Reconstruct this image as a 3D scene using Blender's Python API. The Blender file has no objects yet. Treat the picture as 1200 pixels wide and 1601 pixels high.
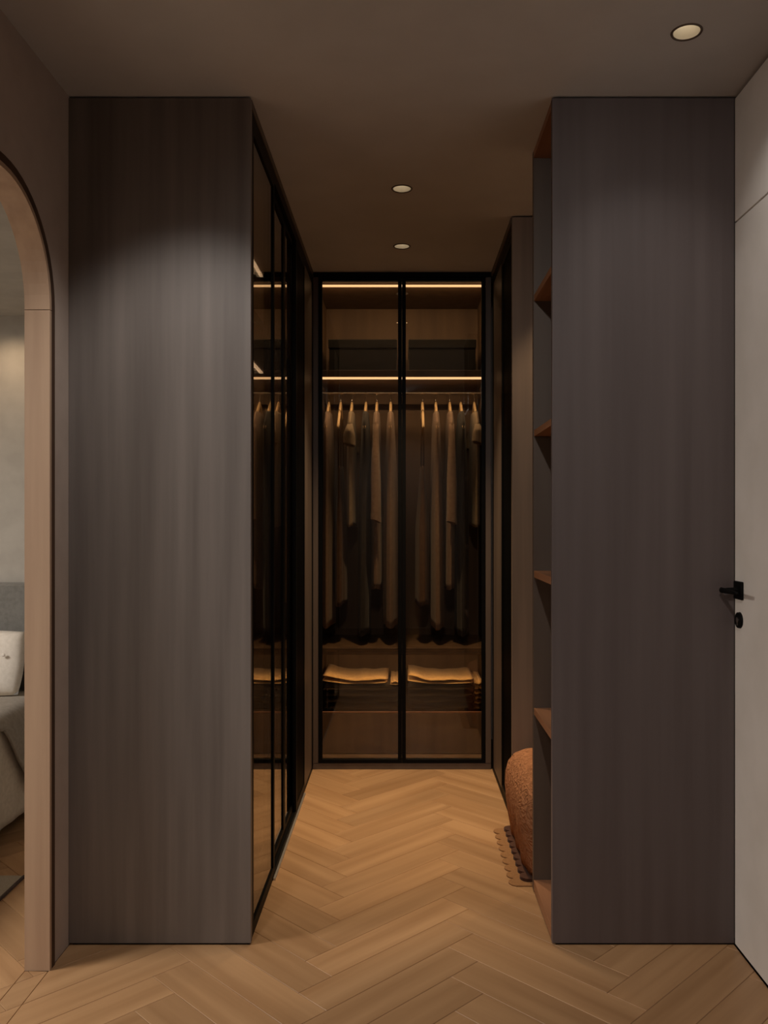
import bpy, bmesh, math, random
from math import sin, cos, pi, sqrt, radians
from mathutils import Vector, Matrix
random.seed(7)
S = bpy.context.scene
C = S.collection
# ------------------------------------------------------------------ camera
F = 1330.0
cam_d = bpy.data.cameras.new('camera'); cam = bpy.data.objects.new('camera', cam_d); C.objects.link(cam)
cam.location = (0, 0, 1.3); cam.rotation_euler = (radians(90), 0, 0)
cam_d.sensor_fit = 'HORIZONTAL'; cam_d.sensor_width = 36; cam_d.lens = F * 36 / 1200
cam_d.shift_x = -28 / 1200; cam_d.shift_y = 13.5 / 1200
cam_d.clip_start = 0.05; cam_d.clip_end = 50
S.camera = cam
# ------------------------------------------------------------------ exposure, world
S.view_settings.view_transform = 'Standard'; S.view_settings.look = 'None'
S.view_settings.gamma = 1; S.view_settings.use_curve_mapping = False
S.view_settings.exposure = 0.0
W = bpy.data.worlds.new('world'); S.world = W; W.use_nodes = True
W.node_tree.nodes['Background'].inputs[0].default_value = (1.0, 0.86, 0.74, 1)
W.node_tree.nodes['Background'].inputs[1].default_value = 0.20
# ------------------------------------------------------------------ lights
def lamp(name, kind, loc, energy, col, rot=(0, 0, 0), **kw):
    d = bpy.data.lights.new(name, kind); d.energy = energy; d.color = col
    for k, v in kw.items(): setattr(d, k, v)
    o = bpy.data.objects.new(name, d); C.objects.link(o); o.location = loc; o.rotation_euler = rot
    return o
WARM = (1.0, 0.76, 0.48); SOFT = (1.0, 0.965, 0.915); LED = (1.0, 0.70, 0.40)
def aim(a, b):
    return (Vector(b) - Vector(a)).to_track_quat('-Z', 'Y').to_euler()
lamp('closet_spot', 'SPOT', (0, 3.331, 2.60), 46, WARM, spot_size=radians(56), spot_blend=1.0, shadow_soft_size=0.03)
lamp('closet_spot', 'SPOT', (0, 4.03, 2.60), 180, WARM, spot_size=radians(66), spot_blend=1.0, shadow_soft_size=0.03)
lamp('hall_spot_or_fill', 'SPOT', (0.757, 2.263, 2.60), 6, SOFT, spot_size=radians(110), spot_blend=1.0, shadow_soft_size=0.03)
# unseen hall spots: left one from its panel's light scallop, the others added fill
lamp('hall_spot_or_fill', 'SPOT', (-0.60, 1.90, 2.58), 30, SOFT, aim((-.60, 1.9, 2.58), (-.64, 2.604, 1.22)), spot_size=radians(71), spot_blend=0.7, shadow_soft_size=0.05)
lamp('hall_spot_or_fill', 'SPOT', (0.0, 0.2, 2.58), 56, SOFT, aim((0, .2, 2.58), (.66, 2.6, 1.25)), spot_size=radians(75), spot_blend=1.0, shadow_soft_size=0.03)  # added fill lamp to brighten the right end panel
lamp('hall_spot_or_fill', 'SPOT', (0.0, -0.7, 2.58), 22, SOFT, spot_size=radians(150), spot_blend=1.0, shadow_soft_size=0.03)  # added fill lamp behind the camera, lifts the panels and hall
lamp('niche_spot', 'SPOT', (0.80, 3.33, 2.57), 18, WARM, spot_size=radians(85), spot_blend=0.5, shadow_soft_size=0.02)
lamp('bedroom_ceiling_light', 'AREA', (-3.0, 1.7, 2.27), 88, (1.0, 0.94, 0.86), shape='DISK', size=0.9)
lamp('bedroom_wall_light', 'SPOT', (-1.85, 3.9, 2.27), 7.0, (1.0, 0.72, 0.45), spot_size=radians(140), spot_blend=1.0, shadow_soft_size=0.03)
# the tilted profiles behind the glowing strips of the back wardrobe and of the left one
for zz, e in ((2.536, 2.2), (2.046, 1.7), (0.598, 1.4)):
    lamp('strip_light', 'AREA', (0, 4.517, zz), e, LED, (radians(25), 0, 0), shape='RECTANGLE', size=0.86, size_y=0.008)
for zz in (2.545, 2.05):
    lamp('strip_light', 'AREA', (-.733, 3.5, zz), 2.0, LED, (0, radians(50), 0), shape='RECTANGLE', size=0.008, size_y=1.6)

# ------------------------------------------------------------------ materials
def srgb(r, g, b):
    f = lambda c: (c / 255 / 12.92) if c / 255 <= 0.04045 else ((c / 255 + 0.055) / 1.055) ** 2.4
    return (f(r), f(g), f(b), 1)
def nmat(name):
    m = bpy.data.materials.new(name); m.use_nodes = True
    nt = m.node_tree; b = nt.nodes['Principled BSDF']
    return m, nt, b
def noise_mat(name, c0, c1, scale=(8, 8, 8), rough=0.6, bump=0.0, nscale=1.0, detail=4, metallic=0.0, spec=0.5, rnd=0.0, sheen=0.0, bdist=0.002, coord='Object', lo=0.35, hi=0.65):
    m, nt, b = nmat(name); N = nt.nodes; L = nt.links
    tc = N.new('ShaderNodeTexCoord'); mp = N.new('ShaderNodeMapping'); mp.inputs['Scale'].default_value = scale
    L.new(tc.outputs[coord], mp.inputs['Vector'])
    nz = N.new('ShaderNodeTexNoise'); nz.inputs['Scale'].default_value = nscale; nz.inputs['Detail'].default_value = detail
    src = mp.outputs[0]
    if rnd > 0:
        oi = N.new('ShaderNodeObjectInfo'); ad = N.new('ShaderNodeVectorMath'); ad.operation = 'ADD'
        sc = N.new('ShaderNodeMath'); sc.operation = 'MULTIPLY'; sc.inputs[1].default_value = 57.0
        L.new(oi.outputs['Random'], sc.inputs[0]); L.new(src, ad.inputs[0]); L.new(sc.outputs[0], ad.inputs[1]); src = ad.outputs[0]
    L.new(src, nz.inputs['Vector'])
    cr = N.new('ShaderNodeValToRGB'); cr.color_ramp.elements[0].color = c0; cr.color_ramp.elements[1].color = c1
    cr.color_ramp.elements[0].position = lo; cr.color_ramp.elements[1].position = hi
    L.new(nz.outputs['Fac'], cr.inputs[0]); col = cr.outputs[0]
    if rnd > 0:
        mr = N.new('ShaderNodeMapRange'); mr.inputs['To Min'].default_value = 1 - rnd; mr.inputs['To Max'].default_value = 1 + rnd
        L.new(oi.outputs['Random'], mr.inputs['Value'])
        hs = N.new('ShaderNodeHueSaturation'); L.new(mr.outputs[0], hs.inputs['Value']); L.new(col, hs.inputs['Color']); col = hs.outputs[0]
    L.new(col, b.inputs['Base Color'])
    b.inputs['Roughness'].default_value = rough; b.inputs['Metallic'].default_value = metallic
    b.inputs['Specular IOR Level'].default_value = spec
    if sheen: b.inputs['Sheen Weight'].default_value = sheen
    if bump:
        bp = N.new('ShaderNodeBump'); bp.inputs['Strength'].default_value = bump; bp.inputs['Distance'].default_value = bdist
        L.new(nz.outputs['Fac'], bp.inputs['Height']); L.new(bp.outputs[0], b.inputs['Normal'])
    return m
def emit_mat(name, col, st):
    m, nt, b = nmat(name); b.inputs['Base Color'].default_value = (0.8, 0.8, 0.8, 1)
    b.inputs['Emission Color'].default_value = col; b.inputs['Emission Strength'].default_value = st
    return m
def glass_mat(name, tint, ior=1.5, rough=0.0, gl=(1, 1, 1, 1)):
    m, nt, b = nmat(name); N = nt.nodes; L = nt.links; N.remove(b)
    out = [n for n in N if n.type == 'OUTPUT_MATERIAL'][0]
    g = N.new('ShaderNodeNewGeometry'); mr = N.new('ShaderNodeMapRange')
    mr.inputs['To Min'].default_value = ior; mr.inputs['To Max'].default_value = 1 / ior
    L.new(g.outputs['Backfacing'], mr.inputs['Value'])
    fr = N.new('ShaderNodeFresnel'); L.new(mr.outputs[0], fr.inputs['IOR'])
    t = N.new('ShaderNodeBsdfTransparent'); t.inputs[0].default_value = tint
    s = N.new('ShaderNodeBsdfGlossy'); s.inputs['Roughness'].default_value = rough; s.inputs['Color'].default_value = gl
    mx = N.new('ShaderNodeMixShader'); L.new(fr.outputs[0], mx.inputs[0]); L.new(t.outputs[0], mx.inputs[1]); L.new(s.outputs[0], mx.inputs[2])
    L.new(mx.outputs[0], out.inputs['Surface'])
    return m
M = {}
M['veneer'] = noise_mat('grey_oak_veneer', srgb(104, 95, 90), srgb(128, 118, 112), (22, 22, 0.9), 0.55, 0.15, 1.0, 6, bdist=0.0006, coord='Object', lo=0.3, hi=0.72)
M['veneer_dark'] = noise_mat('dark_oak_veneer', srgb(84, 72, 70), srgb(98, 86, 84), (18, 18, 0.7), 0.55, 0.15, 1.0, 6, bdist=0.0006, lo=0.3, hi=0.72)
M['inner'] = noise_mat('brown_inner_veneer', srgb(104, 80, 60), srgb(124, 98, 74), (14, 14, 1.0), 0.6, 0.1, 1.0, 5, bdist=0.0005)
M['carcass'] = noise_mat('brown_carcass', srgb(88, 72, 62), srgb(100, 84, 72), (10, 10, 1), 0.5, 0.05, 1.0, 3, bdist=0.0005)
M['brown_panel'] = noise_mat('brown_oak_veneer', srgb(122, 102, 86), srgb(138, 116, 98), (20, 20, .8), 0.55, 0.1, 1.0, 5, bdist=0.0005)
M['shelf'] = noise_mat('warm_shelf_veneer', srgb(142, 96, 66), srgb(166, 116, 82), (20, 1.5, 20), 0.5, 0.1, 1.0, 5, bdist=0.0005)
M['black'] = noise_mat('black_metal', srgb(10, 9, 8), srgb(14, 12, 11), (30, 30, 30), 0.5, 0, 1, 2, spec=0.08)
M['black_gloss'] = noise_mat('black_lacquer', srgb(6, 5, 5), srgb(9, 8, 7), (4, 4, 4), 0.6, 0, 1, 2, spec=0.03)
M['wall'] = noise_mat('hall_wall_paint', srgb(178, 161, 150), srgb(184, 167, 156), (3, 3, 3), 0.85, 0.05, 4, 4, bdist=0.0008)
M['bedwall'] = noise_mat('bedroom_wall_paint', srgb(166, 160, 152), srgb(174, 168, 160), (3, 3, 3), 0.85, 0.05, 4, 4, bdist=0.0008)
M['ceil'] = noise_mat('ceiling_paint', srgb(198, 195, 194), srgb(203, 200, 199), (2, 2, 2), 0.9, 0.03, 3, 3, bdist=0.0006)
M['doorpaint'] = noise_mat('pale_door_paint', srgb(224, 215, 206), srgb(232, 223, 215), (2, 2, 2), 0.5, 0.03, 3, 3, bdist=0.0004)
M['plank'] = noise_mat('oak_plank', srgb(156, 117, 80), srgb(182, 142, 102), (1.2, 20, 20), 0.42, 0.15, 1.0, 6, rnd=0.13, bdist=0.0005, lo=0.3, hi=0.75)
M['subfloor'] = noise_mat('dark_subfloor', srgb(60, 42, 28), srgb(72, 50, 34), (4, 4, 4), 0.8)
M['archwood'] = noise_mat('arch_lining_wood', srgb(176, 146, 122), srgb(194, 164, 138), (16, 16, 0.8), 0.5, 0.1, 1, 5, bdist=0.0004)
M['dark_brown'] = noise_mat('dark_brown_edge', srgb(66, 44, 30), srgb(82, 56, 38), (16, 16, 1), 0.6, 0.1, 1, 5, bdist=0.0004)
M['glass'] = glass_mat('smoked_glass', (0.80, 0.76, 0.70, 1), 1.5)
M['glass_left'] = glass_mat('smoked_glass_side', (0.66, 0.62, 0.57, 1), 1.75)
M['glass_dark'] = glass_mat('dark_drawer_glass', (0.62, 0.58, 0.52, 1), 1.45)
M['chrome'] = noise_mat('brushed_steel', srgb(190, 180, 170), srgb(205, 196, 186), (20, 20, 20), 0.25, 0, 1, 2, metallic=1.0)
M['alu'] = noise_mat('floor_rail_aluminium', srgb(206, 196, 186), srgb(214, 204, 194), (20, 20, 20), 0.35, 0, 1, 2, metallic=0.8)
M['led'] = emit_mat('led_strip', (1.0, 0.62, 0.32, 1), 1.9)
M['led_side'] = emit_mat('led_strip_side', (1.0, 0.70, 0.44, 1), 2.6)
M['lens'] = emit_mat('downlight_lens', (1.0, 0.88, 0.68, 1), 0.95)
M['cup'] = noise_mat('downlight_cup', srgb(236, 226, 208), srgb(240, 230, 212), (9, 9, 9), 0.5)
M['hanger'] = noise_mat('beech_hanger', srgb(236, 200, 150), srgb(246, 212, 166), (8, 2, 8), 0.5, 0, 1, 4)
def fabric(name, c0, c1, nsc=60, bump=0.35, rough=0.95): return noise_mat(name, c0, c1, (1, 1, 1), rough, bump, nsc, 5, sheen=0.15, spec=0.2, bdist=0.0015)
M['beige'] = fabric('beige_linen', srgb(136, 112, 96), srgb(150, 126, 108))
M['cream'] = fabric('cream_cotton', srgb(146, 128, 106), srgb(158, 140, 118))
M['brown'] = fabric('brown_satin', srgb(96, 72, 54), srgb(110, 84, 64))
M['charcoal'] = fabric('charcoal_wool', srgb(52, 48, 46), srgb(62, 58, 55))
M['box'] = fabric('charcoal_board', srgb(30, 29, 26), srgb(40, 38, 34), 30)
M['fold'] = fabric('tan_knit', srgb(196, 156, 100), srgb(214, 174, 116))
M['fold_dark'] = fabric('dark_grey_knit', srgb(84, 74, 62), srgb(104, 92, 78), 20)
M['bench'] = noise_mat('embossed_clay_fabric', srgb(160, 108, 74), srgb(174, 120, 84), (1, 1, 1), 0.9, 1.0, 26, 2, sheen=0.0, spec=0.2, bdist=0.02)
for n_ in M['bench'].node_tree.nodes:
    if n_.type == 'TEX_NOISE': n_.inputs['Distortion'].default_value = 2.5
M['bench_dark'] = fabric('clay_trim', srgb(68, 40, 26), srgb(80, 48, 32))
M['shadow_sheet'] = fabric('tan_shadow_sheet', srgb(138, 98, 60), srgb(150, 108, 68), 120)  # tone of the shadow strip beside the bench
M['bedgrey'] = fabric('grey_throw', srgb(132, 122, 110), srgb(146, 136, 124))
M['sheet'] = fabric('beige_bed_cover', srgb(192, 180, 162), srgb(204, 192, 175))
M['pillow'] = fabric('white_pillow', srgb(214, 206, 196), srgb(224, 216, 207))
M['headboard'] = fabric('grey_headboard', srgb(112, 110, 106), srgb(122, 120, 116))
M['rug'] = fabric('grey_rug', srgb(150, 138, 120), srgb(164, 152, 134), 180)
M['rugedge'] = fabric('dark_rug_edge', srgb(52, 34, 26), srgb(60, 40, 30), 100)

# ------------------------------------------------------------------ helpers
def wloc(p):
    v = Vector((0, 0, 0))
    while p: v += p.location; p = p.parent
    return v
def tag(o, label=None, cat=None, group=None, kind=None):
    if label: o['label'] = label
    if cat: o['category'] = cat
    if group: o['group'] = group
    if kind: o['kind'] = kind
    return o
def empty(name, loc, label, cat, group=None):
    o = bpy.data.objects.new(name, None); C.objects.link(o); o.location = loc; o.empty_display_size = 0.1
    return tag(o, label, cat, group)
def link(name, bm, m, parent=None, origin=None, smooth=False):
    """bm holds world coordinates; the object's origin goes to `origin` (default: centre of the mesh's base)"""
    bmesh.ops.recalc_face_normals(bm, faces=bm.faces)
    xs = [v.co for v in bm.verts]
    if origin is None:
        lo = Vector([min(c[i] for c in xs) for i in range(3)]); hi = Vector([max(c[i] for c in xs) for i in range(3)])
        origin = (lo + hi) / 2; 
    origin = Vector(origin)
    bmesh.ops.translate(bm, verts=bm.verts, vec=-origin)
    me = bpy.data.meshes.new(name); bm.to_mesh(me); bm.free()
    if smooth:
        for p in me.polygons: p.use_smooth = True
    me.materials.append(M[m] if isinstance(m, str) else m)
    o = bpy.data.objects.new(name, me); C.objects.link(o)
    if parent: o.parent = parent
    o.location = origin - wloc(parent)
    return o
def add_box(bm, x0, x1, y0, y1, z0, z1, bev=0.0, seg=1):
    r = bmesh.ops.create_cube(bm, size=1)
    vs = r['verts']
    for v in vs:
        v.co = Vector(((x0 + x1) / 2 + v.co.x * (x1 - x0), (y0 + y1) / 2 + v.co.y * (y1 - y0), (z0 + z1) / 2 + v.co.z * (z1 - z0)))
    if bev:
        es = list({e for v in vs for e in v.link_edges})
        bmesh.ops.bevel(bm, geom=es, offset=bev, segments=seg, affect='EDGES', profile=0.5)
def box(name, x0, x1, y0, y1, z0, z1, m, parent=None, bev=0.0015, **kw):
    bm = bmesh.new(); add_box(bm, x0, x1, y0, y1, z0, z1, bev)
    o = link(name, bm, m, parent)
    return tag(o, **kw) if kw else o
def add_cyl(bm, p0, p1, r0, r1=None, n=16, caps=True):
    r1 = r0 if r1 is None else r1
    p0 = Vector(p0); p1 = Vector(p1); d = (p1 - p0)
    q = Vector((0, 0, 1)).rotation_difference(d.normalized()).to_matrix()
    a = [bm.verts.new(p0 + q @ Vector((r0 * cos(2 * pi * i / n), r0 * sin(2 * pi * i / n), 0))) for i in range(n)]
    b = [bm.verts.new(p1 + q @ Vector((r1 * cos(2 * pi * i / n), r1 * sin(2 * pi * i / n), 0))) for i in range(n)]
    for i in range(n): bm.faces.new((a[i], a[(i + 1) % n], b[(i + 1) % n], b[i]))
    if caps: bm.faces.new(a[::-1]); bm.faces.new(b)
def add_tube(bm, pts, r, n=8):
    rings = []
    for i, p in enumerate(pts):
        p = Vector(p); d = (Vector(pts[min(i + 1, len(pts) - 1)]) - Vector(pts[max(i - 1, 0)])).normalized()
        q = Vector((0, 0, 1)).rotation_difference(d).to_matrix(); rr = r[i] if isinstance(r, (list, tuple)) else r
        rings.append([bm.verts.new(p + q @ Vector((rr * cos(2 * pi * k / n), rr * sin(2 * pi * k / n), 0))) for k in range(n)])
    for a, b in zip(rings, rings[1:]):
        for k in range(n): bm.faces.new((a[k], a[(k + 1) % n], b[(k + 1) % n], b[k]))
    bm.faces.new(rings[0][::-1]); bm.faces.new(rings[-1])
def add_loft(bm, rings, cap0=True, cap1=True):
    R = [[bm.verts.new(p) for p in r] for r in rings]; n = len(R[0])
    for a, b in zip(R, R[1:]):
        for k in range(n): bm.faces.new((a[k], a[(k + 1) % n], b[(k + 1) % n], b[k]))
    if cap0: bm.faces.new(R[0][::-1])
    if cap1: bm.faces.new(R[-1])
def prism(bm, poly, axis, a0, a1):
    """extrude a 2-D polygon: axis 'x' -> poly is (y,z); 'y' -> (x,z); 'z' -> (x,y)"""
    f = {'x': lambda p, a: (a, p[0], p[1]), 'y': lambda p, a: (p[0], a, p[1]), 'z': lambda p, a: (p[0], p[1], a)}[axis]
    A = [bm.verts.new(f(p, a0)) for p in poly]; B = [bm.verts.new(f(p, a1)) for p in poly]; n = len(poly)
    for i in range(n): bm.faces.new((A[i], A[(i + 1) % n], B[(i + 1) % n], B[i]))
    bm.faces.new(A[::-1]); bm.faces.new(B); bm.normal_update()

# ------------------------------------------------------------------ key measures
XL, XR = -1.02, 1.018          # hall side walls
XB = -1.088                    # bedroom face of the left wall
YF = 2.604                     # front of the two closet end panels
YD = 4.445                     # doors of the back wardrobe
YE = 5.06                      # end wall
H = 2.6; HB = 2.285            # ceilings
YN = -1.4                      # hall runs this far behind the camera
XBL = -4.3
# ------------------------------------------------------------------ floor
floor = box('floor', XBL - .1, XR + .12, YN - .1, YE + .1, -0.10, -0.014, 'subfloor', None, 0, kind='structure')
def clip(poly, ax, s, lim):
    out = []
    for i, p in enumerate(poly):
        q = poly[(i + 1) % len(poly)]; dp = s * (p[ax] - lim); dq = s * (q[ax] - lim)
        if dp <= 0: out.append(p)
        if (dp < 0 < dq) or (dq < 0 < dp):
            t = dp / (dp - dq); out.append((p[0] + (q[0] - p[0]) * t, p[1] + (q[1] - p[1]) * t))
    return out
def clip_rect(poly, r):
    for ax, s, lim in ((0, -1, r[0]), (0, 1, r[1]), (1, -1, r[2]), (1, 1, r[3])):
        poly = clip(poly, ax, s, lim)
        if len(poly) < 3: return []
    return poly
def area(p): return abs(sum(p[i][0] * p[(i + 1) % len(p)][1] - p[(i + 1) % len(p)][0] * p[i][1] for i in range(len(p)))) / 2
PW, PN = 0.12, 5
ARCH_Y0, ARCH_Y1 = 1.52, 2.456
rects = [(XL, XR + .0, 0.35, 4.47), (XB, XL, ARCH_Y0, ARCH_Y1), (-2.6, XB, 1.3, 4.08)]
hidden = [(XL, -.50, 2.63, YD), (.50, XR, 2.63, 2.98), (.50, XR, 3.65, YD), (-2.6, -1.75, 3.3, 4.08)]
plank_meshes = {}
R45 = 1 / sqrt(2)
def cell(x, y): return (-0.2 + (x - y) * PW * R45, 0.05 + (x + y) * PW * R45)
planks = 0
def make_plank(poly, ang):
    global planks
    cx = sum(p[0] for p in poly) / len(poly); cy = sum(p[1] for p in poly) / len(poly)
    ca, sa = cos(-ang), sin(-ang)
    loc = [((p[0] - cx) * ca - (p[1] - cy) * sa, (p[0] - cx) * sa + (p[1] - cy) * ca) for p in poly]
    key = (len(poly), tuple(round(c, 3) for p in loc for c in p))
    me = plank_meshes.get(key)
    if me is None:
        bm = bmesh.new()
        def ins(d):   # inset towards the centre line by d on every side
            out = []
            n = len(loc)
            ccw = sum(loc[i][0] * loc[(i + 1) % n][1] - loc[(i + 1) % n][0] * loc[i][1] for i in range(n)) > 0
            for i in range(n):
                a = Vector(loc[i - 1]); b = Vector(loc[i]); c = Vector(loc[(i + 1) % n])
                e1 = (b - a).normalized(); e2 = (c - b).normalized()
                n1 = Vector((-e1.y, e1.x)); n2 = Vector((-e2.y, e2.x))
                if not ccw: n1, n2 = -n1, -n2
                m = n1 + n2; m = m / max(m.dot(n1), .4)
                out.append(b + m * d)
            return out
        rings = []
        for d, z in ((.0005, -.0139), (.0005, -.0012), (.0018, 0)):
            rings.append([(p[0], p[1], z) for p in ins(d)])
        add_loft(bm, rings); bmesh.ops.recalc_face_normals(bm, faces=bm.faces)
        me = bpy.data.meshes.new('plank'); bm.to_mesh(me); bm.free(); me.materials.append(M['plank'])
        plank_meshes[key] = me
    o = bpy.data.objects.new('plank', me); C.objects.link(o); o.parent = floor
    o.location = Vector((cx, cy, 0)) - floor.location; o.rotation_euler = (0, 0, ang); planks += 1
def try_plank(cells, ang):
    quad = [cell(*c) for c in cells]
    for r in rects:
        p = clip_rect(quad, r)
        if len(p) < 3 or area(p) < 0.0006: continue
        q = []
        for a in p:
            if not q or (abs(a[0] - q[-1][0]) + abs(a[1] - q[-1][1])) > .004: q.append(a)
        if (abs(q[0][0] - q[-1][0]) + abs(q[0][1] - q[-1][1])) < .004: q.pop()
        if len(q) < 3: continue
        if any(all(h[0] <= a[0] <= h[1] and h[2] <= a[1] <= h[3] for a in q) for h in hidden): continue
        make_plank(q, ang)
for y in range(-45, 75):
    for k in range(-4, 5):
        x = y + 2 * PN * k; try_plank([(x, y), (x + PN, y), (x + PN, y + 1), (x, y + 1)], radians(45))
for x in range(-45, 75):
    for k in range(-4, 5):
        y = x - 2 * PN + 1 - 2 * PN * k; try_plank([(x, y), (x + 1, y), (x + 1, y + PN), (x, y + PN)], radians(135))
print('planks', planks)

# ------------------------------------------------------------------ ceiling with recessed downlights
LIGHTS = [(0, 3.331), (0, 4.03), (0.757, 2.263)]
bm = bmesh.new()
x0, x1, y0, y1 = XL - .12, XR + .15, YN, YE + .1
o4 = [bm.verts.new(p) for p in ((x0, y0, H), (x1, y0, H), (x1, y1, H), (x0, y1, H))]
edges = [bm.edges.new((o4[i], o4[(i + 1) % 4])) for i in range(4)]
for lx, ly in LIGHTS:
    c = [bm.verts.new((lx + .038 * cos(2 * pi * i / 32), ly + .038 * sin(2 * pi * i / 32), H)) for i in range(32)]
    edges += [bm.edges.new((c[i], c[(i + 1) % 32])) for i in range(32)]
bmesh.ops.triangle_fill(bm, use_beauty=True, use_dissolve=False, edges=edges)
r = bmesh.ops.extrude_face_region(bm, geom=bm.faces[:])
bmesh.ops.translate(bm, verts=[v for v in r['geom'] if isinstance(v, bmesh.types.BMVert)], vec=(0, 0, .09))
ceiling = tag(link('ceiling', bm, 'ceil'), kind='structure')
DL = ['round ceiling downlight nearest the smoked glass doors at the back',
      'round ceiling downlight nearest the smoked glass doors at the back', '']
labels = ['round recessed downlight in the middle of the closet ceiling, nearer of the pair',
          'round recessed downlight just before the glass doors of the back wardrobe',
          'round recessed downlight in the hall ceiling, before the right end panel']
for (lx, ly), lb in zip(LIGHTS, labels):
    t = empty('recessed_downlight', (lx, ly, H), lb, 'ceiling light', 'recessed ceiling downlights')
    bm = bmesh.new()
    prof = [(.0345, H - .0005), (.0345, H + .0), (.028, H + .035)]
    add_loft(bm, [[(lx + r_ * cos(2 * pi * i / 40), ly + r_ * sin(2 * pi * i / 40), z_) for i in range(40)] for r_, z_ in prof], False, False)
    link('reflector_cup', bm, 'cup', t, smooth=True)
    bm = bmesh.new()
    prof = [(.0345, H - .0003), (.0365, H - .003), (.040, H - .003), (.0415, H - .0003)]
    add_loft(bm, [[(lx + r_ * cos(2 * pi * i / 40), ly + r_ * sin(2 * pi * i / 40), z_) for i in range(40)] for r_, z_ in prof], False, False)
    link('trim_ring', bm, 'carcass', t, smooth=True)
    bm = bmesh.new(); add_cyl(bm, (lx, ly, H + .033), (lx, ly, H + .039), .0278, n=40)
    link('lamp_lens', bm, 'lens', t)

# ------------------------------------------------------------------ left wall with rounded opening
R = .28; ZT = 2.2; ZS = ZT - R
def opening(off=0.0, n=14):
    """open polyline (y,z) from the near jamb foot over the head to the far jamb foot, grown by off"""
    a, b, zt, rr = ARCH_Y0 - off, ARCH_Y1 + off, ZT + off, R + off
    pts = [(a, 0.0)]
    pts += [(a + rr - rr * cos(t), zt - rr + rr * sin(t)) for t in [pi / 2 * i / n for i in range(n + 1)]]
    pts += [(b - rr + rr * sin(t), zt - rr + rr * cos(t)) for t in [pi / 2 * i / n for i in range(n + 1)]]
    pts += [(b, 0.0)]
    return pts
bm = bmesh.new()
op = opening(0.014)
poly = [(YN, 0)] + op + [(YE, 0), (YE, H), (YN, H)]
prism(bm, poly, 'x', XB + .001, XL)
bmesh.ops.triangulate(bm, faces=[f for f in bm.faces if len(f.verts) > 4])
wall_left = tag(link('wall_left', bm, 'wall'), kind='structure')
# lining of the opening: two legs and a bent head, dark brown edge strip around it
def band(bm, pts_in, pts_out, xa, xb):
    prism(bm, list(pts_in) + list(pts_out)[::-1], 'x', xa, xb)
    bmesh.ops.triangulate(bm, faces=[f for f in bm.faces if len(f.verts) > 4])
pin, pout = opening(0), opening(.013)
arch = empty('trim_1', (XL, (ARCH_Y0 + ARCH_Y1) / 2, 0), None, None); arch['kind'] = 'structure'
def quads_band(name, pin, pout, xa, xb, m, lab=None):
    bm = bmesh.new(); n = len(pin)
    V = [[bm.verts.new((x, p[0], p[1])) for p in pp] for x, pp in ((xa, pin), (xa, pout), (xb, pout), (xb, pin))]
    for i in range(n - 1):
        for k in range(4):
            a, b = V[k], V[(k + 1) % 4]; bm.faces.new((a[i], a[i + 1], b[i + 1], b[i]))
    bm.faces.new([V[k][0] for k in range(4)]); bm.faces.new([V[k][-1] for k in range(4)])
    o = link(name, bm, m, arch)
    if lab: o['label'] = lab
zseam = 1.909
legs_in = [(ARCH_Y1, zseam - .001), (ARCH_Y1, .0)]; legs_out = [(ARCH_Y1 + .013, zseam - .001), (ARCH_Y1 + .013, .0)]
quads_band('jamb_lining', legs_in, legs_out, XB - .001, XL + .004, 'archwood')
quads_band('jamb_lining', [(ARCH_Y0, .0), (ARCH_Y0, zseam - .001)], [(ARCH_Y0 - .013, .0), (ARCH_Y0 - .013, zseam - .001)], XB - .001, XL + .004, 'archwood')
hin = [(ARCH_Y0, zseam + .001)] + pin[1:-1] + [(ARCH_Y1, zseam + .001)]
hout = [(ARCH_Y0 - .013, zseam + .001)] + pout[1:-1] + [(ARCH_Y1 + .013, zseam + .001)]
quads_band('head_lining', hin, hout, XB - .001, XL + .004, 'archwood')
quads_band('edge_strip', opening(.0132, 14), opening(.036, 14), XL + .0005, XL + .004, 'dark_brown', 'dark brown strip around the opening')
# ------------------------------------------------------------------ right wall, door
wall_right = box('wall_right', 1.036, 1.14, YN, YE, 0, H, 'dark_brown', None, 0, kind='structure')
wall_right.data.materials.clear(); wall_right.data.materials.append(M['wall'])
box('wall_panel', XR, 1.0355, 1.745, YF - .0025, 2.214, H - .010, 'doorpaint', wall_right, .001)
box('wall_panel', XR, 1.0355, .85, 1.741, 2.214, H - .010, 'doorpaint', wall_right, .001)
box('wall_panel', XR, 1.0355, .85, 1.741, .006, 2.209, 'doorpaint', wall_right, .001)
box('wall_panel', XR, 1.0355, YN, .846, .006, H - .010, 'doorpaint', wall_right, .001)
door = box('door_1', XR, 1.0355, 1.745, YF - .0025, .006, 2.209, 'doorpaint', None, .001, kind='structure')
# handle: square rose, neck, lever
hz, hy = 1.09, 2.563
bm = bmesh.new(); add_box(bm, XR - .009, XR - .0002, hy - .029, hy + .029, hz - .027, hz + .027, .002)
rose = tag(link('handle_rose', bm, 'black', door), 'black square handle rose')
bm = bmesh.new()
add_cyl(bm, (XR - .009, hy, hz), (XR - .052, hy, hz), .0095, .0065, n=20)
link('handle_neck', bm, 'black', door)
bm = bmesh.new()
rings = []
for i in range(9):
    t = i / 8; yy = hy + .012 - .125 * t; hh = .0085 - .003 * t; ww = .006 - .0025 * t
    rings.append([(XR - .052 + ww * cos(a) * 1.1, yy, hz + hh * sin(a)) for a in [2 * pi * k / 12 for k in range(12)]])
add_loft(bm, rings)
tag(link('lever', bm, 'black', door, smooth=True), 'black slim door lever')
bm = bmesh.new(); add_cyl(bm, (XR - .0002, hy, 1.0), (XR - .007, hy, 1.0), .0245, .0235, 32)
es = link('keyhole_rose', bm, 'black', door); es['label'] = 'round black keyhole rose'
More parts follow.
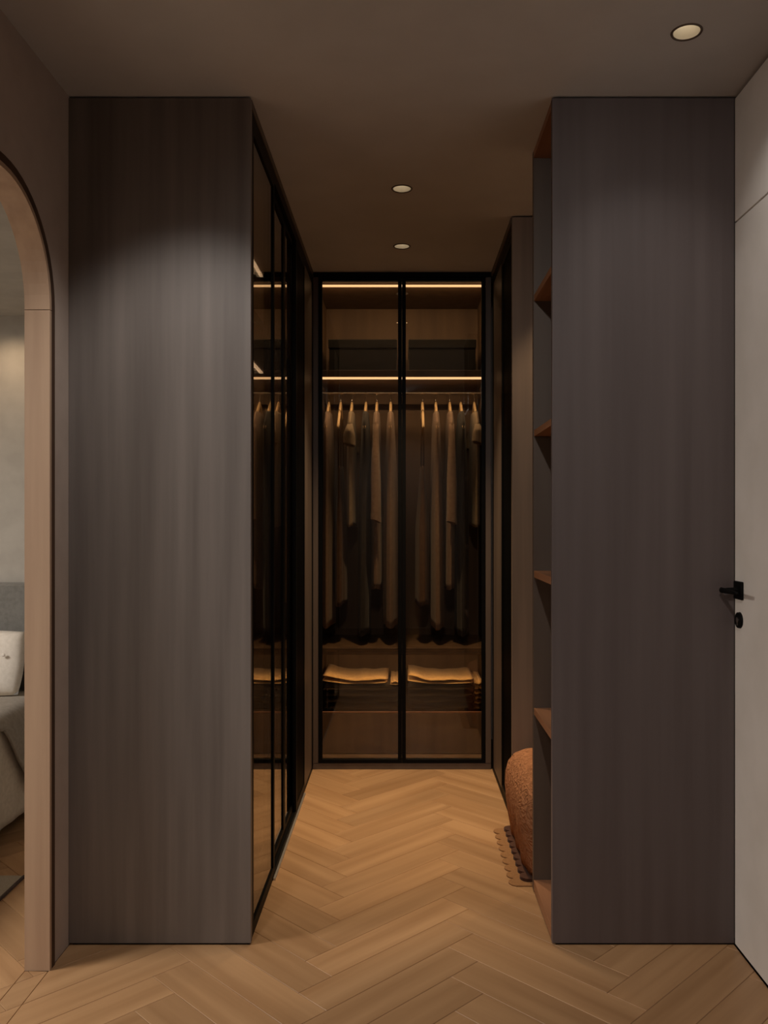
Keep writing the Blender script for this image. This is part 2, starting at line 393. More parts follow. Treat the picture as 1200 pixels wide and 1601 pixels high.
bm = bmesh.new(); add_cyl(bm, (XR - .0068, hy, 1.0), (XR - .0095, hy, 1.0), .0085, n=20)
add_box(bm, XR - .0092, XR - .0068, hy - .0035, hy + .0035, .984, 1.0)
link('key_cylinder', bm, 'chrome', es)
# end wall behind the back wardrobe, and the bedroom shell
box('wall_back', XL + .001, 1.036, YE, YE + .1, 0, H, 'wall', None, 0, kind='structure')
box('wall_front', XB, 1.14, YN - .1, YN, 0, H, 'wall', None, 0, kind='structure')
box('wall_bedroom_back', XBL, XB, 4.09, 4.19, 0, H, 'bedwall', None, 0, kind='structure')
box('wall_bedroom_left', XBL - .1, XBL, .2, 4.19, 0, H, 'bedwall', None, 0, kind='structure')
box('wall_bedroom_front', XBL, XB, .2, .3, 0, H, 'bedwall', None, 0, kind='structure')
box('ceiling_bedroom', XBL, XB, .3, 4.09, HB, HB + .1, 'bedwall', None, 0, kind='structure')
box('wall_bedroom_right', XB - .0, XB + .0008, 2.5, 4.09, 0, HB, 'bedwall', None, 0, kind='structure')

# ------------------------------------------------------------------ glazed door builder
def frame_x(name, x, th, y0, y1, z0, z1, sw, m, parent, label=None):
    """door frame lying in a plane of constant x"""
    bm = bmesh.new(); a, b = x - th / 2, x + th / 2
    add_box(bm, a, b, y0, y0 + sw, z0, z1, .001); add_box(bm, a, b, y1 - sw, y1, z0, z1, .001)
    add_box(bm, a, b, y0 + sw, y1 - sw, z0, z0 + sw, .001); add_box(bm, a, b, y0 + sw, y1 - sw, z1 - sw, z1, .001)
    o = link(name, bm, m, parent)
    if label: o['label'] = label
    return o
# ------------------------------------------------------------------ left wardrobe
wl = empty('wardrobe', (-.74, 3.5, 0), 'tall wardrobe on the left with a grey-brown end panel and smoked sliding glass doors', 'wardrobe')
XF = -.462
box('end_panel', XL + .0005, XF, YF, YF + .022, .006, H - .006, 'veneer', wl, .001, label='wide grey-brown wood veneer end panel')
box('plinth', XL + .01, XF - .006, YF + .006, YD - .01, .0005, .006, 'black', wl, 0)
box('bottom_panel', XL + .001, -.535, YF + .022, YD, .006, .05, 'carcass', wl, 0)
box('top_panel', XL + .001, -.535, YF + .022, YD, 2.556, 2.59, 'inner', wl, 0)
box('back_panel', XL + .001, XL + .012, YF + .022, YD, .05, 2.556, 'inner', wl, 0)
box('side_panel', XL + .012, -.535, 4.40, 4.42, .05, 2.556, 'inner', wl, 0)
box('shelf', XL + .012, -.56, YF + .024, 4.40, 2.062, 2.10, 'inner', wl, .001)
box('shelf', XL + .012, -.56, YF + .024, 4.40, .60, .63, 'inner', wl, .001)
for zz in (2.548, 2.054):
    box('light_strip', -.728, -.712, YF + .05, 4.36, zz, zz + .008, 'led_side', wl, 0, label='glowing warm light strip')
bm = bmesh.new(); add_cyl(bm, (-.79, YF + .024, 1.99), (-.79, 4.40, 1.99), .011)
link('clothes_rail', bm, 'chrome', wl)
# head and foot tracks
box('top_fascia', -.535, XF, YF + .022, YD - .002, 2.572, H - .001, 'carcass', wl, .001)
box('top_track', -.53, XF - .002, YF + .022, YD - .002, 2.530, 2.571, 'black', wl, .001)
box('floor_track', -.53, XF - .004, YF + .022, YD - .002, .0005, .022, 'black', wl, .001)
box('floor_rail', XF - .003, XF + .006, YF + .47, 4.04, .0005, .008, 'alu', wl, .001, label='thin aluminium rail on the floor')
for (yy0, yy1, xx) in ((YF + .024, 3.09, -.470), (3.045, 3.47, -.487), (3.4705, 3.80, -.487)):
    d = frame_x('sliding_door', xx, .016, yy0, yy1, .023, 2.529, .026, 'black', wl, 'black framed sliding door')
    box('glass_pane', xx - .003, xx + .003, yy0 + .021, yy1 - .021, .044, 2.508, 'glass_left', d, 0)
d = frame_x('sliding_door', -.469, .012, 3.73, 4.06, .023, 2.529, .03, 'black', wl, 'black framed sliding door')
box('black_panel', -.472, -.466, 3.759, 4.031, .052, 2.500, 'black_gloss', d, 0)
box('filler_panel', -.533, -.466, 4.062, 4.40, .023, 2.529, 'carcass', wl, .001)
box('corner_post', -.533, -.463, 4.402, YD - .002, .023, 2.529, 'black', wl, .001)
# ------------------------------------------------------------------ right wardrobe
wr = empty('wardrobe', (.74, 4.03, 0), 'narrow wardrobe on the right with black doors, beyond the bench niche', 'wardrobe')
YR = 3.625; XQ = .469
box('end_panel', XQ, 1.0355, YR, YR + .022, .006, H - .006, 'brown_panel', wr, .001, label='brown veneer end panel')
box('plinth', .51, 1.03, YR + .006, YD - .01, .0005, .006, 'black', wr, 0)
box('bottom_panel', .53, 1.0355, YR + .022, YD, .006, .05, 'carcass', wr, 0)
box('top_panel', .53, 1.0355, YR + .022, YD, 2.556, 2.594, 'carcass', wr, 0)
box('back_panel', 1.025, 1.0355, YR + .022, YD, .05, 2.556, 'inner', wr, 0)
box('top_fascia', .466, .53, YR + .022, YD - .002, 2.572, H - .001, 'carcass', wr, .001)
box('top_track', .472, .529, YR + .022, YD - .002, 2.530, 2.571, 'black', wr, .001)
box('floor_track', .472, .529, YR + .022, YD - .002, .0005, .022, 'black', wr, .001)
d = frame_x('sliding_door', .484, .022, YR + .023, 4.05, .023, 2.529, .03, 'black', wr, 'black framed sliding door')
box('black_panel', .479, .488, YR + .053, 4.021, .052, 2.500, 'black_gloss', d, 0)
box('filler_panel', .474, .533, 4.052, 4.40, .023, 2.529, 'carcass', wr, .001)
box('corner_post', .472, .533, 4.402, YD - .002, .023, 2.529, 'black', wr, .001)
# ------------------------------------------------------------------ bookcase
bc = empty('bookcase', (.74, 2.8, 0), 'tall open bookcase on the right with a wide dark end panel and warm brown shelves', 'bookcase')
XS = .460; YB = 3.0
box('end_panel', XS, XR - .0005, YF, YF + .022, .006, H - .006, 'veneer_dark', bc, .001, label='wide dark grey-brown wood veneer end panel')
box('side_panel', XS, 1.0355, YB - .022, YB, .006, H - .006, 'carcass', bc, .001)
box('plinth', XS + .012, XR - .002, YF + .006, YB - .006, .0005, .006, 'black', bc, 0)
box('back_panel', 1.005, XR - .0005, YF + .022, YB - .022, .04, 2.57, 'carcass', bc, 0)
box('top_board', XS + .001, XR - .001, YF + .022, YB - .022, 2.569, 2.594, 'shelf', bc, 0)
box('bottom_board', XS + .001, XR - .001, YF + .022, YB - .022, .007, .043, 'shelf', bc, .001)
for zt, th in ((.645, .024), (1.125, .024), (1.617, .022), (2.09, .022)):
    box('shelf', XS + .002, 1.0045, YF + .0225, YB - .0225, zt - th, zt, 'shelf', bc, .001)
# ------------------------------------------------------------------ back wardrobe
wb = empty('wardrobe', (0, 4.75, 0), 'back wardrobe with two smoked glass doors, hanging clothes and warm light strips', 'wardrobe')
XI = .447; YBk = 5.03
for s in (-1, 1):
    a, b = sorted((s * XI, s * .467))
    box('side_panel', a, b, YD + .012, YBk + .015, .033, 2.565, 'inner', wb, 0)
    a, b = sorted((s * .437, s * .466))
    box('frame_post', a, b, YD, YD + .011, .033, 2.572, 'carcass', wb, .001)
box('back_panel', -XI, XI, YBk, YBk + .015, .033, 2.565, 'inner', wb, 0)
box('plinth', -.466, .466, YD + .001, YBk + .015, .0005, .032, 'carcass', wb, .001)
box('top_panel', -XI, XI, YD + .012, YBk, 2.55, 2.565, 'inner', wb, 0)
box('top_fascia', -.466, .466, YD, YD + .03, 2.573, H - .001, 'black', wb, .001)
box('bottom_panel', -XI, XI, YD + .034, YBk, .033, .052, 'inner', wb, 0)
box('shelf', -XI, XI, YD + .045, YBk, 2.060, 2.094, 'inner', wb, .001)
box('shelf', -XI, XI, YD + .045, YBk, .606, .627, 'inner', wb, .001)
for zz in (2.5355, 2.0475):
    box('light_strip', -.440, .440, YD + .046, YD + .056, zz, zz + .010, 'led', wb, 0, label='glowing warm light strip')
box('light_strip', -.440, .440, YD + .06, YD + .07, .598, .606, 'led', wb, 0, label='glowing warm light strip')
box('shelf_lip', -XI, XI, YD + .045, YD + .056, .592, .6055, 'inner', wb, .001)
for s in (-1, 1):
    a, b = sorted((s * (XI - .0005), s * (XI - .007)))
    for z0, z1 in ((2.10, 2.535), (1.0, 2.059), (.42, .60)):
        box('edge_trim', a, b, YD + .03, YD + .044, z0, z1, 'hanger', wb, .001, label='pale edge trim')
# front pelmet over the top strip
box('pelmet', -XI, XI, YD + .045, YD + .058, 2.546, 2.5499, 'inner', wb, 0)
RY, RZ = 4.75, 2.012
bm = bmesh.new(); add_cyl(bm, (-XI, RY, RZ), (XI, RY, RZ), .008, n=20)
link('clothes_rail', bm, 'chrome', wb, smooth=False)
for s in (-1, 1):
    bm = bmesh.new(); add_cyl(bm, (s * XI, RY, RZ), (s * (XI - .006), RY, RZ), .018, n=20); link('rail_socket', bm, 'chrome', wb)
# two hinged doors
for (a, b) in ((-.436, -.0004), (.0004, .436)):
    bm = bmesh.new(); sw = .020; y0, y1 = YD - .002, YD + .016; z0, z1 = .034, 2.571
    add_box(bm, a, a + sw, y0, y1, z0, z1, .001); add_box(bm, b - sw, b, y0, y1, z0, z1, .001)
    add_box(bm, a + sw, b - sw, y0, y1, z0, z0 + sw, .001); add_box(bm, a + sw, b - sw, y0, y1, z1 - sw, z1, .001)
    d = link('door', bm, 'black', wb); d['label'] = 'black framed smoked glass door'
    box('glass_pane', a + sw - .001, b - sw + .001, YD + .004, YD + .009, z0 + sw - .001, z1 - sw + .001, 'glass', d, 0)
for s in (-1, 1):
    for zz in (2.49, 2.335):
        bm = bmesh.new(); add_box(bm, s * .026 - .005, s * .026 + .005, YD + .017, YD + .022, zz - .003, zz + .003, .001)
        link('hinge_pin', bm, 'chrome', wb)
# drawers
dr = box('drawer', -XI + .002, XI - .002, YD + .10, YD + .118, .056, .270, 'inner', wb, .0015)
dg = bmesh.new()
add_box(dg, -XI + .002, XI - .002, YD + .10, YD + .118, .272, .279, .001)
add_box(dg, -XI + .002, -XI + .009, YD + .10, YD + .118, .279, .412, .001); add_box(dg, XI - .009, XI - .002, YD + .10, YD + .118, .279, .412, .001)
dg = link('tray_frame', dg, 'shelf', wb)
box('glass_front', -XI + .009, XI - .009, YD + .106, YD + .111, .2795, .412, 'glass_dark', dg, 0)
box('tray_bottom', -XI + .002, XI - .002, YD + .119, YBk - .01, .262, .272, 'inner', wb, 0)

# ------------------------------------------------------------------ storage boxes on the top shelf
for xa, xb, lb in ((-.395, -.030, 'dark lidded storage box on the top shelf of the back wardrobe, left one'),
                   (.040, .400, 'dark lidded storage box on the top shelf of the back wardrobe, right one')):
    t = empty('storage_box', ((xa + xb) / 2, 4.8, 2.0945), lb, 'box', 'dark storage boxes on the top shelf')
    box('box_body', xa, xb, 4.62, 4.97, 2.0945, 2.235, 'box', t, .004)
    bm = bmesh.new(); add_box(bm, xa - .004, xb + .004, 4.616, 4.974, 2.2355, 2.285, .004)
    link('lid', bm, 'box', t)
# ------------------------------------------------------------------ hangers
hx = [(511, 'b'), (532.4, 'b'), (549.8, 'b'), (571.7, 'b'), (588.8, 'b'), (610.5, 'b'), (660, 'b'), (681, 'b'), (702.7, 'b'), (720, 'b'), (741.4, 'b')]
HX = [(p - 628) * RY / F for p, _ in hx]
HX[0] = -.408; HX[10] = .404
def make_hanger(x):
    t = bpy.data.objects.new('clothes_hanger', None); C.objects.link(t); t.location = (x, RY, RZ)
    bm = bmesh.new()
    pts = [(x, RY + .0125 * cos(a), RZ + .0105 * 1.0 * sin(a) - .0 + .001) for a in [radians(200 - 220 * i / 12) for i in range(13)]]
    pts += [(x, RY + .006, RZ - .024), (x, RY, RZ - .034), (x, RY, RZ - .062)]
    add_tube(bm, pts, .0016, 8); link('hook', bm, 'chrome', t, smooth=True)
    bm = bmesh.new(); rings = []
    for i in range(25):
        u = -1 + 2 * i / 24; yy = RY + u * .205
        zz = RZ - .060 - .150 * abs(u) ** 1.1 + .012 * cos(u * pi) * 0
        hh = .017 * (1 - .45 * abs(u)); wx = .0075
        rings.append([(x + wx * cos(a), yy, zz - hh * .2 + hh * sin(a)) for a in [2 * pi * k / 10 for k in range(10)]])
    add_loft(bm, rings); link('shoulder_bar', bm, 'hanger', t, smooth=True)
    return t
h0 = make_hanger(HX[0]); hangers = [h0]
for x in HX[1:]:
    c = h0.copy(); C.objects.link(c); c.location = (x, RY, RZ)
    for ch in list(h0.children):
        k = ch.copy(); C.objects.link(k); k.parent = c
    hangers.append(c)
# ------------------------------------------------------------------ garments
def arm_z(u): return RZ - .060 - .150 * abs(u) ** 1.1
def garment(name, x, kind, hem, m, label, cat, seed, sl_end=None, w=.034, drift=0.0, ww=None):
    rnd = random.Random(seed); t = empty(name, (x, RY, RZ - .07), label, cat)
    n = 48; rings = []
    ph = [rnd.uniform(0, 6.28) for _ in range(4)]
    top = {'slip': 1.60}.get(kind, None)
    zs = []
    if kind == 'slip':
        K = 26
        for i in range(K + 1):
            f = i / K; z = top + (hem - top) * f
            b = .105 + .055 * f; a = .013 + (w - .013) * min(1, f * 2.2)
            rings.append((z, a, b, f))
    else:
        # neck, shoulders along the hanger, then the body
        for u in (.56, .65, .75, .84, .93, 1.0):
            rings.append((arm_z(u) + .026 - .006 * u, .010 + .012 * u, .205 * u * 1.03, 0))
        z1 = arm_z(1.0) - .01; K = 26
        for i in range(1, K + 1):
            f = i / K; z = z1 + (hem - z1) * f
            b = .205 * (1 - .16 * sin(min(1, f * 3) * pi / 2)) + .012 * f
            a = .022 + (w - .022) * min(1, f * 2.5) ** .8
            rings.append((z, a, b, f))
    R_ = []
    for z, a, b, f in rings:
        amp = (.0 + .22 * min(1, f * 3)); rr = []
        for k in range(n):
            th = 2 * pi * k / n
            fold = 1 / (1 + .9 * amp) + amp * .8 * (.5 * sin(7 * th + ph[0] + 1.2 * f) + .35 * sin(11 * th + ph[1] - f) + .3 * sin(4 * th + ph[2]))
            ex = cos(th); ey = sin(th)
            rr.append((x + drift * f + a * fold * ex, RY + b * (1 + .10 * amp * sin(9 * th + ph[3])) * ey, z + .006 * f * sin(3 * th + ph[1])))
        R_.append(rr)
    bm = bmesh.new(); add_loft(bm, R_, cap0=False, cap1=False)
    body = link('body', bm, m, t, smooth=True)
    sd = body.modifiers.new('thickness', 'SOLIDIFY'); sd.thickness = .0025
    if kind == 'slip':
        for s in (-1, 1):
            bm = bmesh.new(); yb = RY + s * .095
            zt = arm_z(.095 / .205) + .017
            add_tube(bm, [(x + .007, yb, top - .01), (x + .0065, yb, zt - .005), (x, yb, zt + .003), (x - .0065, yb, zt - .005), (x - .007, yb, top - .01)], .0022, 6)
            link('strap', bm, m, t, smooth=True)
    else:
        if sl_end:
            for s in (-1, 1):
                bm = bmesh.new(); rr = []
                z0 = arm_z(.93) + .004; K = 14; L_ = z0 - sl_end
                flare = .030 if L_ < .25 else .025
                for i in range(K + 1):
                    f = i / K; z = z0 - L_ * f
                    yc = RY + s * (.193 + .040 * sin(min(1, f * 2.2) * pi / 2))
                    a = .013 + (flare - .013) * min(1, f * 1.8); b_ = .012 + .024 * min(1, f * 3) - .006 * f
                    rr.append([(x + drift * f * .5 + a * cos(2 * pi * k / 20) * (1 + .13 * sin(5 * 2 * pi * k / 20 + ph[0] + 2 * f)), yc + b_ * sin(2 * pi * k / 20), z - .010 * f * sin(2 * pi * k / 20 + 1)) for k in range(20)])
                add_loft(bm, rr, True, False)
                so = link('sleeve', bm, m, t, smooth=True)
                sd = so.modifiers.new('thickness', 'SOLIDIFY'); sd.thickness = .002
                if L_ > .25:
                    bm = bmesh.new(); e = rr[-1]; e2 = rr[-2]
                    ce = sum((Vector(p) for p in e), Vector()) / 20; 
                    add_loft(bm, [[tuple(ce + (Vector(p) - ce) * 1.07 + Vector((0, 0, .03))) for p in e], [tuple(ce + (Vector(p) - ce) * 1.07 + Vector((0, 0, -.002))) for p in e]], False, False)
                    link('cuff', bm, m, so, smooth=True)
        # collar band standing around the hanger neck
        bm = bmesh.new(); rr = []
        for z, a, b in ((arm_z(.56) + .018, .012, .119), (arm_z(.56) + .026, .0125, .112), (arm_z(.56) + .022, .015, .114), (arm_z(.56) + .008, .016, .124)):
            rr.append([(x + a * cos(2 * pi * k / 24), RY + b * sin(2 * pi * k / 24), z) for k in range(24)])
        add_loft(bm, rr, False, False); link('collar', bm, m, t, smooth=True)
    return t
G = [
 ('long_dress', 'long', .725, 'beige', 'long beige dress hanging first from the left in the back wardrobe', 'dress', None, .036, 0.0),
 ('slip_dress', 'slip', .84, 'brown', 'brown slip dress on thin straps, second hanger from the left', 'dress', None, .037, 0.004),
 ('short_sleeve_blouse', 'short', 1.27, 'cream', 'pale short sleeved blouse hanging left of a charcoal coat, third hanger from the left', 'blouse', 1.70, .031, 0.002),
 ('long_coat', 'long', .68, 'charcoal', 'charcoal coat hanging in the left half of the back wardrobe', 'coat', None, .042, -0.010),
 ('long_shirt', 'sleeve', .93, 'beige', 'beige long shirt with cuffed sleeves just right of the left charcoal coat', 'shirt', 1.30, .033, 0.0),
 ('long_dress', 'long', .725, 'beige', 'long beige dress hanging against the middle door frame, left half', 'dress', None, .044, 0.0),
 ('slip_dress', 'slip', .84, 'brown', 'brown slip dress on thin straps just right of the middle door frame', 'dress', None, .043, 0.0),
 ('long_dress', 'long', .715, 'beige', 'long beige dress beside the brown slip dress, right half', 'dress', None, .039, 0.008),
 ('long_shirt', 'sleeve', .93, 'beige', 'beige long shirt with cuffed sleeves just left of the right charcoal coat', 'shirt', 1.29, .032, -.004),
 ('long_coat', 'long', .68, 'charcoal', 'charcoal coat hanging in the right half of the back wardrobe', 'coat', None, .042, 0.006),
 ('short_sleeve_blouse', 'short', 1.27, 'cream', 'pale short sleeved blouse hanging last at the right side of the wardrobe', 'blouse', 1.71, .028, 0.0),
]
hang_names = ['first from the left', 'second from the left', 'third from the left', 'holding the left charcoal coat', 'just right of the left charcoal coat', 'the one just left of the middle door frame',
              'the one just right of the middle door frame', 'second right of the middle door frame', 'just left of the right charcoal coat', 'holding the right charcoal coat', 'last one on the right']
for i, (nm, kd, hem, m, lb, ct, sl, w, dr_) in enumerate(G):
    garment(nm, HX[i], kd, hem, m, lb, ct, 11 + i, sl, w, dr_)
    tag(hangers[i], 'wooden hanger on the steel rail, ' + hang_names[i], 'hanger', 'wooden hangers on the rail')
# ------------------------------------------------------------------ folded clothes in the glass-fronted tray
def folded(name, x0, x1, y0, y1, z0, z1, m, label, seed, layers=3, lift=0.0, group=None):
    rnd = random.Random(seed); t = empty(name, ((x0 + x1) / 2, (y0 + y1) / 2, z0), label, 'clothing', group)
    h = (z1 - z0) / layers
    for l in range(layers):
        nx, ny = 28, 12; bm = bmesh.new(); grid = []
        zb = z0 + l * h + .0006; zt = z0 + (l + 1) * h
        p1, p2 = rnd.uniform(0, 6), rnd.uniform(0, 6); dx = rnd.uniform(-.006, .006)
        def env(u, v):   # rounded pillow edge
            e = min(1, u * 14) ** .5 * min(1, (1 - u) * 14) ** .5 * min(1, v * 7) ** .5 * min(1, (1 - v) * 7) ** .5
            return max(e, 0)
        T = []; B = []
        for i in range(nx + 1):
            u = i / nx; T.append([]); B.append([])
            for j in range(ny + 1):
                v = j / ny; x = x0 + (x1 - x0) * u + dx; y = y0 + (y1 - y0) * v + .004 * sin(9 * u + p1)
                lf = lift * max(0, .35 - u) ** 1.0 / .35 * (l + 1) / layers
                sag = -.006 * sin(pi * u) * (1 if lift else 0)
                wv = .0022 * sin(11 * u + p1 + 3 * v) + .0015 * sin(23 * u + p2)
                e = env(u, v); mid = (zb + zt) / 2 + lf + sag
                if l == 0: mid += 0
                T[-1].append(bm.verts.new((x, y, mid + (zt - zb) / 2 * e + (wv if l else 0))))
                B[-1].append(bm.verts.new((x, y, mid - (zt - zb) / 2 * e + (wv if l else 0))) if 0 < i < nx and 0 < j < ny else T[-1][-1])
        for i in range(nx):
            for j in range(ny):
                bm.faces.new((T[i][j], T[i + 1][j], T[i + 1][j + 1], T[i][j + 1]))
                q = []
                for vv in (B[i][j], B[i][j + 1], B[i + 1][j + 1], B[i + 1][j]):
                    if vv not in q: q.append(vv)
                try: bm.faces.new(q)
                except ValueError: pass
        link('folded_layer', bm, m, t, smooth=True)
    return t
YT0, YT1 = YD + .135, YBk - .06
for s, xa, xb, side in ((0, -.425, -.075, 'left'), (1, .030, .385, 'right')):
    folded('folded_sweater', xa + .005, xb + (.05 if s == 0 else .003), YT0 + .004, YT1, .2722, .408, 'fold_dark', 'stack of dark grey folded clothing behind the tray glass, %s side' % side, 5 + s, 4, 0, 'dark folded clothing in the tray')
    folded('folded_shirt', xa, xb, YT0 + .002, YT1 - .03, .418, .454, 'fold', 'tan folded shirt with a raised left end lying on the %s dark stack' % side, 9 + s, 2, .022, 'tan folded shirts in the tray')
folded('folded_shirt', -.066, -.008, YT0 + .002, YT1 - .05, .410, .436, 'fold', 'small tan folded top at the middle door frame beside the left folded shirt', 21, 2, 0, 'tan folded shirts in the tray')
folded('folded_shirt', .392, .442, YT0 + .002, YT1 - .05, .276, .436, 'fold', 'small tan folded top against the right wardrobe side', 22, 6, 0, 'tan folded shirts in the tray')

# ------------------------------------------------------------------ bench with scalloped cover, shadow sheet
MZ = .0045
def rrect(x0, x1, y0, y1, r, z, n=8):
    p = []
    for cx, cy, a0 in ((x1 - r, y1 - r, 0), (x0 + r, y1 - r, 90), (x0 + r, y0 + r, 180), (x1 - r, y0 + r, 270)):
        for i in range(n + 1):
            a = radians(a0 + 90 * i / n); p.append(Vector((cx + r * cos(a), cy + r * sin(a), z)))
    return p
def subdiv_ring(r, step=.02):
    out = []
    for i, p in enumerate(r):
        q = r[(i + 1) % len(r)]; d = (q - p).length; k = max(1, int(d / step))
        for j in range(k): out.append(p.lerp(q, j / k))
    return out
be = empty('bench', (.73, 3.32, MZ), 'low clay coloured upholstered bench with embossed fabric and scalloped hem in the niche', 'bench')
bm = bmesh.new()
prof = [(.012, .030), (.05, .024), (.10, .014), (.16, .005), (.21, .0), (.26, .003), (.30, .014), (.33, .034), (.348, .062), (.358, .10)]
base = subdiv_ring(rrect(.424, 1.0, 3.012, 3.612, .09, 0, 8))
cx, cy = .712, 3.312; rings = []
for z, d in prof:
    ring = []
    for p in base:
        sx = (.288 - d) / .288; sy = (.30 - d) / .30
        q = Vector((cx + (p.x - cx) * sx, cy + (p.y - cy) * sy, z + MZ))
        wr_ = .006 * sin(38 * p.y + 9 * z) * (1 - z / .36)
        q.x -= wr_
        ring.append(q)
    rings.append(ring)
R_ = [[bm.verts.new(p) for p in r] for r in rings]; n = len(R_[0])
for a, b in zip(R_, R_[1:]):
    for k in range(n): bm.faces.new((a[k], a[(k + 1) % n], b[(k + 1) % n], b[k]))
bm.faces.new(R_[0][::-1])
for f in (.6, .25):
    ring = [bm.verts.new(Vector((cx, cy, .366 + MZ)).lerp(v.co, f) if 0 else Vector((cx + (v.co.x - cx) * f, cy + (v.co.y - cy) * f, .358 + MZ + .008 * (1 - f)))) for v in R_[len(prof) - 1]]
    last = R_[-1]
    for k in range(n): bm.faces.new((last[k], last[(k + 1) % n], ring[(k + 1) % n], ring[k]))
    R_.append(ring)
bm.faces.new(R_[-1])
link('seat_cushion', bm, 'bench', be, smooth=True)
# scalloped hem: a strip with a row of round tabs along the front
bm = bmesh.new(); poly = [(3.065, .045 + MZ)]
NS = 9; y_a, y_b = 3.05, 3.585; st = (y_b - y_a) / NS
poly = [(.470, y_b), (.470, y_a)]
for i in range(NS):
    for j in range(0, 9):
        t = j / 8; poly.append((.448 - .022 * sin(pi * t) ** .6, y_a + st * (i + t)))
prism(bm, poly, 'z', MZ + .0002, MZ + .011); bmesh.ops.triangulate(bm, faces=[f for f in bm.faces if len(f.verts) > 4])
link('scalloped_hem', bm, 'bench_dark', be)['label'] = 'dark scalloped hem along the front'
# thin sheet shaped and toned as the scalloped floor shadow of the bench
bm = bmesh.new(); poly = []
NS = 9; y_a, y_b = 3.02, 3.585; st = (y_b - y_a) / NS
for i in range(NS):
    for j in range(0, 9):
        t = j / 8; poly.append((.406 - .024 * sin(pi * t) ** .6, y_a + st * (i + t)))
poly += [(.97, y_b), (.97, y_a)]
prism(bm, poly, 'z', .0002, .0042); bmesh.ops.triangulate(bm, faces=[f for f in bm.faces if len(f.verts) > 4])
tag(link('scalloped_shadow_sheet', bm, 'shadow_sheet'), 'thin tan sheet shaped as the scalloped shadow under the clay coloured bench', 'shadow_sheet')
# ------------------------------------------------------------------ bedroom seen through the opening
bed = empty('bed', (-2.4, 3.0, 0), 'upholstered bed with grey headboard seen through the rounded opening', 'bed')
box('headboard', -3.35, -1.30, 4.0, 4.085, .02, 1.005, 'headboard', bed, .012)
box('bed_base', -3.17, -1.67, 2.1, 3.998, .10, .28, 'headboard', bed, .01)
box('mattress', -3.17, -1.66, 2.1, 3.998, .281, .485, 'sheet', bed, .03)
for lx in (-3.1, -1.75):
    for ly in (2.2, 3.9):
        bm = bmesh.new(); add_cyl(bm, (lx, ly, .0096), (lx, ly, .10), .02, .028); link('leg', bm, 'dark_brown', bed)
def drape(name, m, ya, yb, xedge, ztop, hemf, label, cat, seed, xin=-2.9, amp=.014, fold_end=True):
    bm = bmesh.new(); ny, G_ = 70, []
    for j in range(ny + 1):
        y = ya + (yb - ya) * j / ny; hem = hemf(y); row = []
        for i in range(14):
            x = xin + (xedge - .05 - xin) * i / 13
            row.append((x, y, ztop + .004 * sin(7 * x + 5 * y) + .003 * sin(13 * y)))
        for i in range(1, 6):
            a = pi / 2 * i / 5; row.append((xedge - .05 + .05 * sin(a), y, ztop - .05 + .05 * cos(a)))
        for i in range(1, 15):
            f = i / 14; z = (ztop - .05) + (hem - (ztop - .05)) * f
            row.append((xedge + amp * f * (sin(21 * y + seed) + .5 * sin(37 * y + 2 * seed + 2 * f)) + .012 * f, y + .01 * f * sin(17 * y), z))
        G_.append([bm.verts.new(p) for p in row])
    for a, b in zip(G_, G_[1:]):
        for i in range(len(a) - 1): bm.faces.new((a[i], a[i + 1], b[i + 1], b[i]))
    o = link(name, bm, m, smooth=True)
    sd = o.modifiers.new('thickness', 'SOLIDIFY'); sd.thickness = .010; sd.offset = 1
    return tag(o, label, cat)
drape('bed_cover', 'sheet', 2.08, 3.98, -1.628, .494, lambda y: .055 + .012 * sin(9 * y), 'pale beige bed cover hanging almost to the floor', 'bedding', 1.0)
drape('throw_blanket', 'bedgrey', 3.22, 3.735, -1.598, .520, lambda y: min(.47, max(.16, .16 + (3.62 - y) * 1.35)), 'grey throw blanket lying across the bed by the pillow', 'blanket', 2.2)
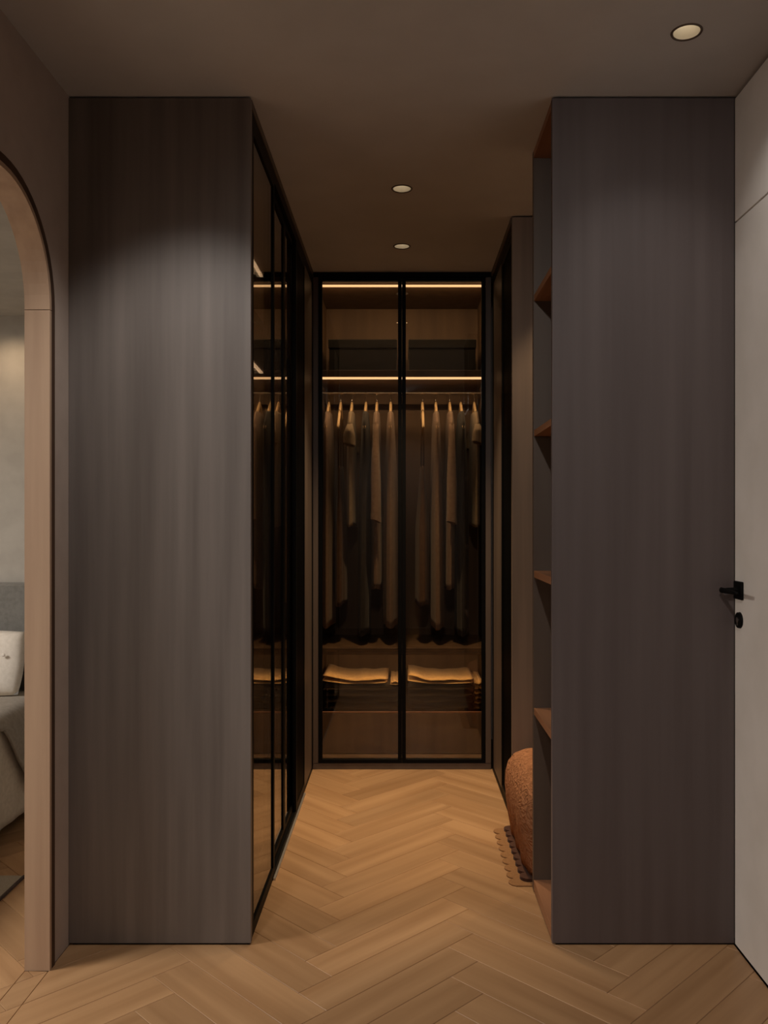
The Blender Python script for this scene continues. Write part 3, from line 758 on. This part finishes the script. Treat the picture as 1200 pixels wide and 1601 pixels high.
def pillow(name, c, w, h, t, tilt, m, label, cat):
    bm = bmesh.new(); nu, nv = 26, 18; T, B = [], []
    rot = Matrix.Rotation(radians(tilt), 3, 'X')
    for i in range(nu + 1):
        T.append([]); B.append([])
        for j in range(nv + 1):
            u = 2 * i / nu - 1; v = 2 * j / nv - 1
            e = ((1 - abs(u) ** 3.2) * (1 - abs(v) ** 3.2)) ** .5
            px = u * w / 2 * (1 - .05 * v * v); pz = v * h / 2 * (1 - .06 * u * u)
            wr_ = .004 * sin(9 * u + 4 * v) * e
            a = Vector(c) + rot @ Vector((px, -t / 2 * e + wr_, pz)); b = Vector(c) + rot @ Vector((px, t / 2 * e, pz))
            va = bm.verts.new(a); T[-1].append(va); B[-1].append(bm.verts.new(b) if 0 < i < nu and 0 < j < nv else va)
    for i in range(nu):
        for j in range(nv):
            bm.faces.new((T[i][j], T[i + 1][j], T[i + 1][j + 1], T[i][j + 1]))
            q = []
            for vv in (B[i][j], B[i][j + 1], B[i + 1][j + 1], B[i + 1][j]):
                if vv not in q: q.append(vv)
            try: bm.faces.new(q)
            except ValueError: pass
    return tag(link(name, bm, m, smooth=True), label, cat)
p = pillow('pillow', (-2.02, 3.855, .655), .62, .30, .13, -14, 'pillow', 'white pillow leaning on the grey headboard', 'pillow')
bm = bmesh.new(); bmesh.ops.create_uvsphere(bm, u_segments=12, v_segments=8, radius=.009, matrix=Matrix.Translation((-1.78, 3.80, .70)) @ Matrix.Diagonal((1, .5, 1, 1)))
link('button', bm, 'pillow', p, smooth=True)
pillow('cushion', (-1.745, 3.955, .615), .30, .20, .07, -6, 'charcoal', 'small dark cushion half hidden behind the white pillow', 'cushion')
rug = empty('rug', (-2.3, 2.55, 0), 'grey rug with a dark edge strip beside and under the bed', 'rug')
box('rug_field', -3.5, -1.379, 2.05, 3.095, .0003, .009, 'rug', rug, .001)
box('rug_edge_strip', -1.379, -1.370, 2.05, 3.10, .0003, .0095, 'rugedge', rug, .001)  # narrow dark strip along the rug's right edge
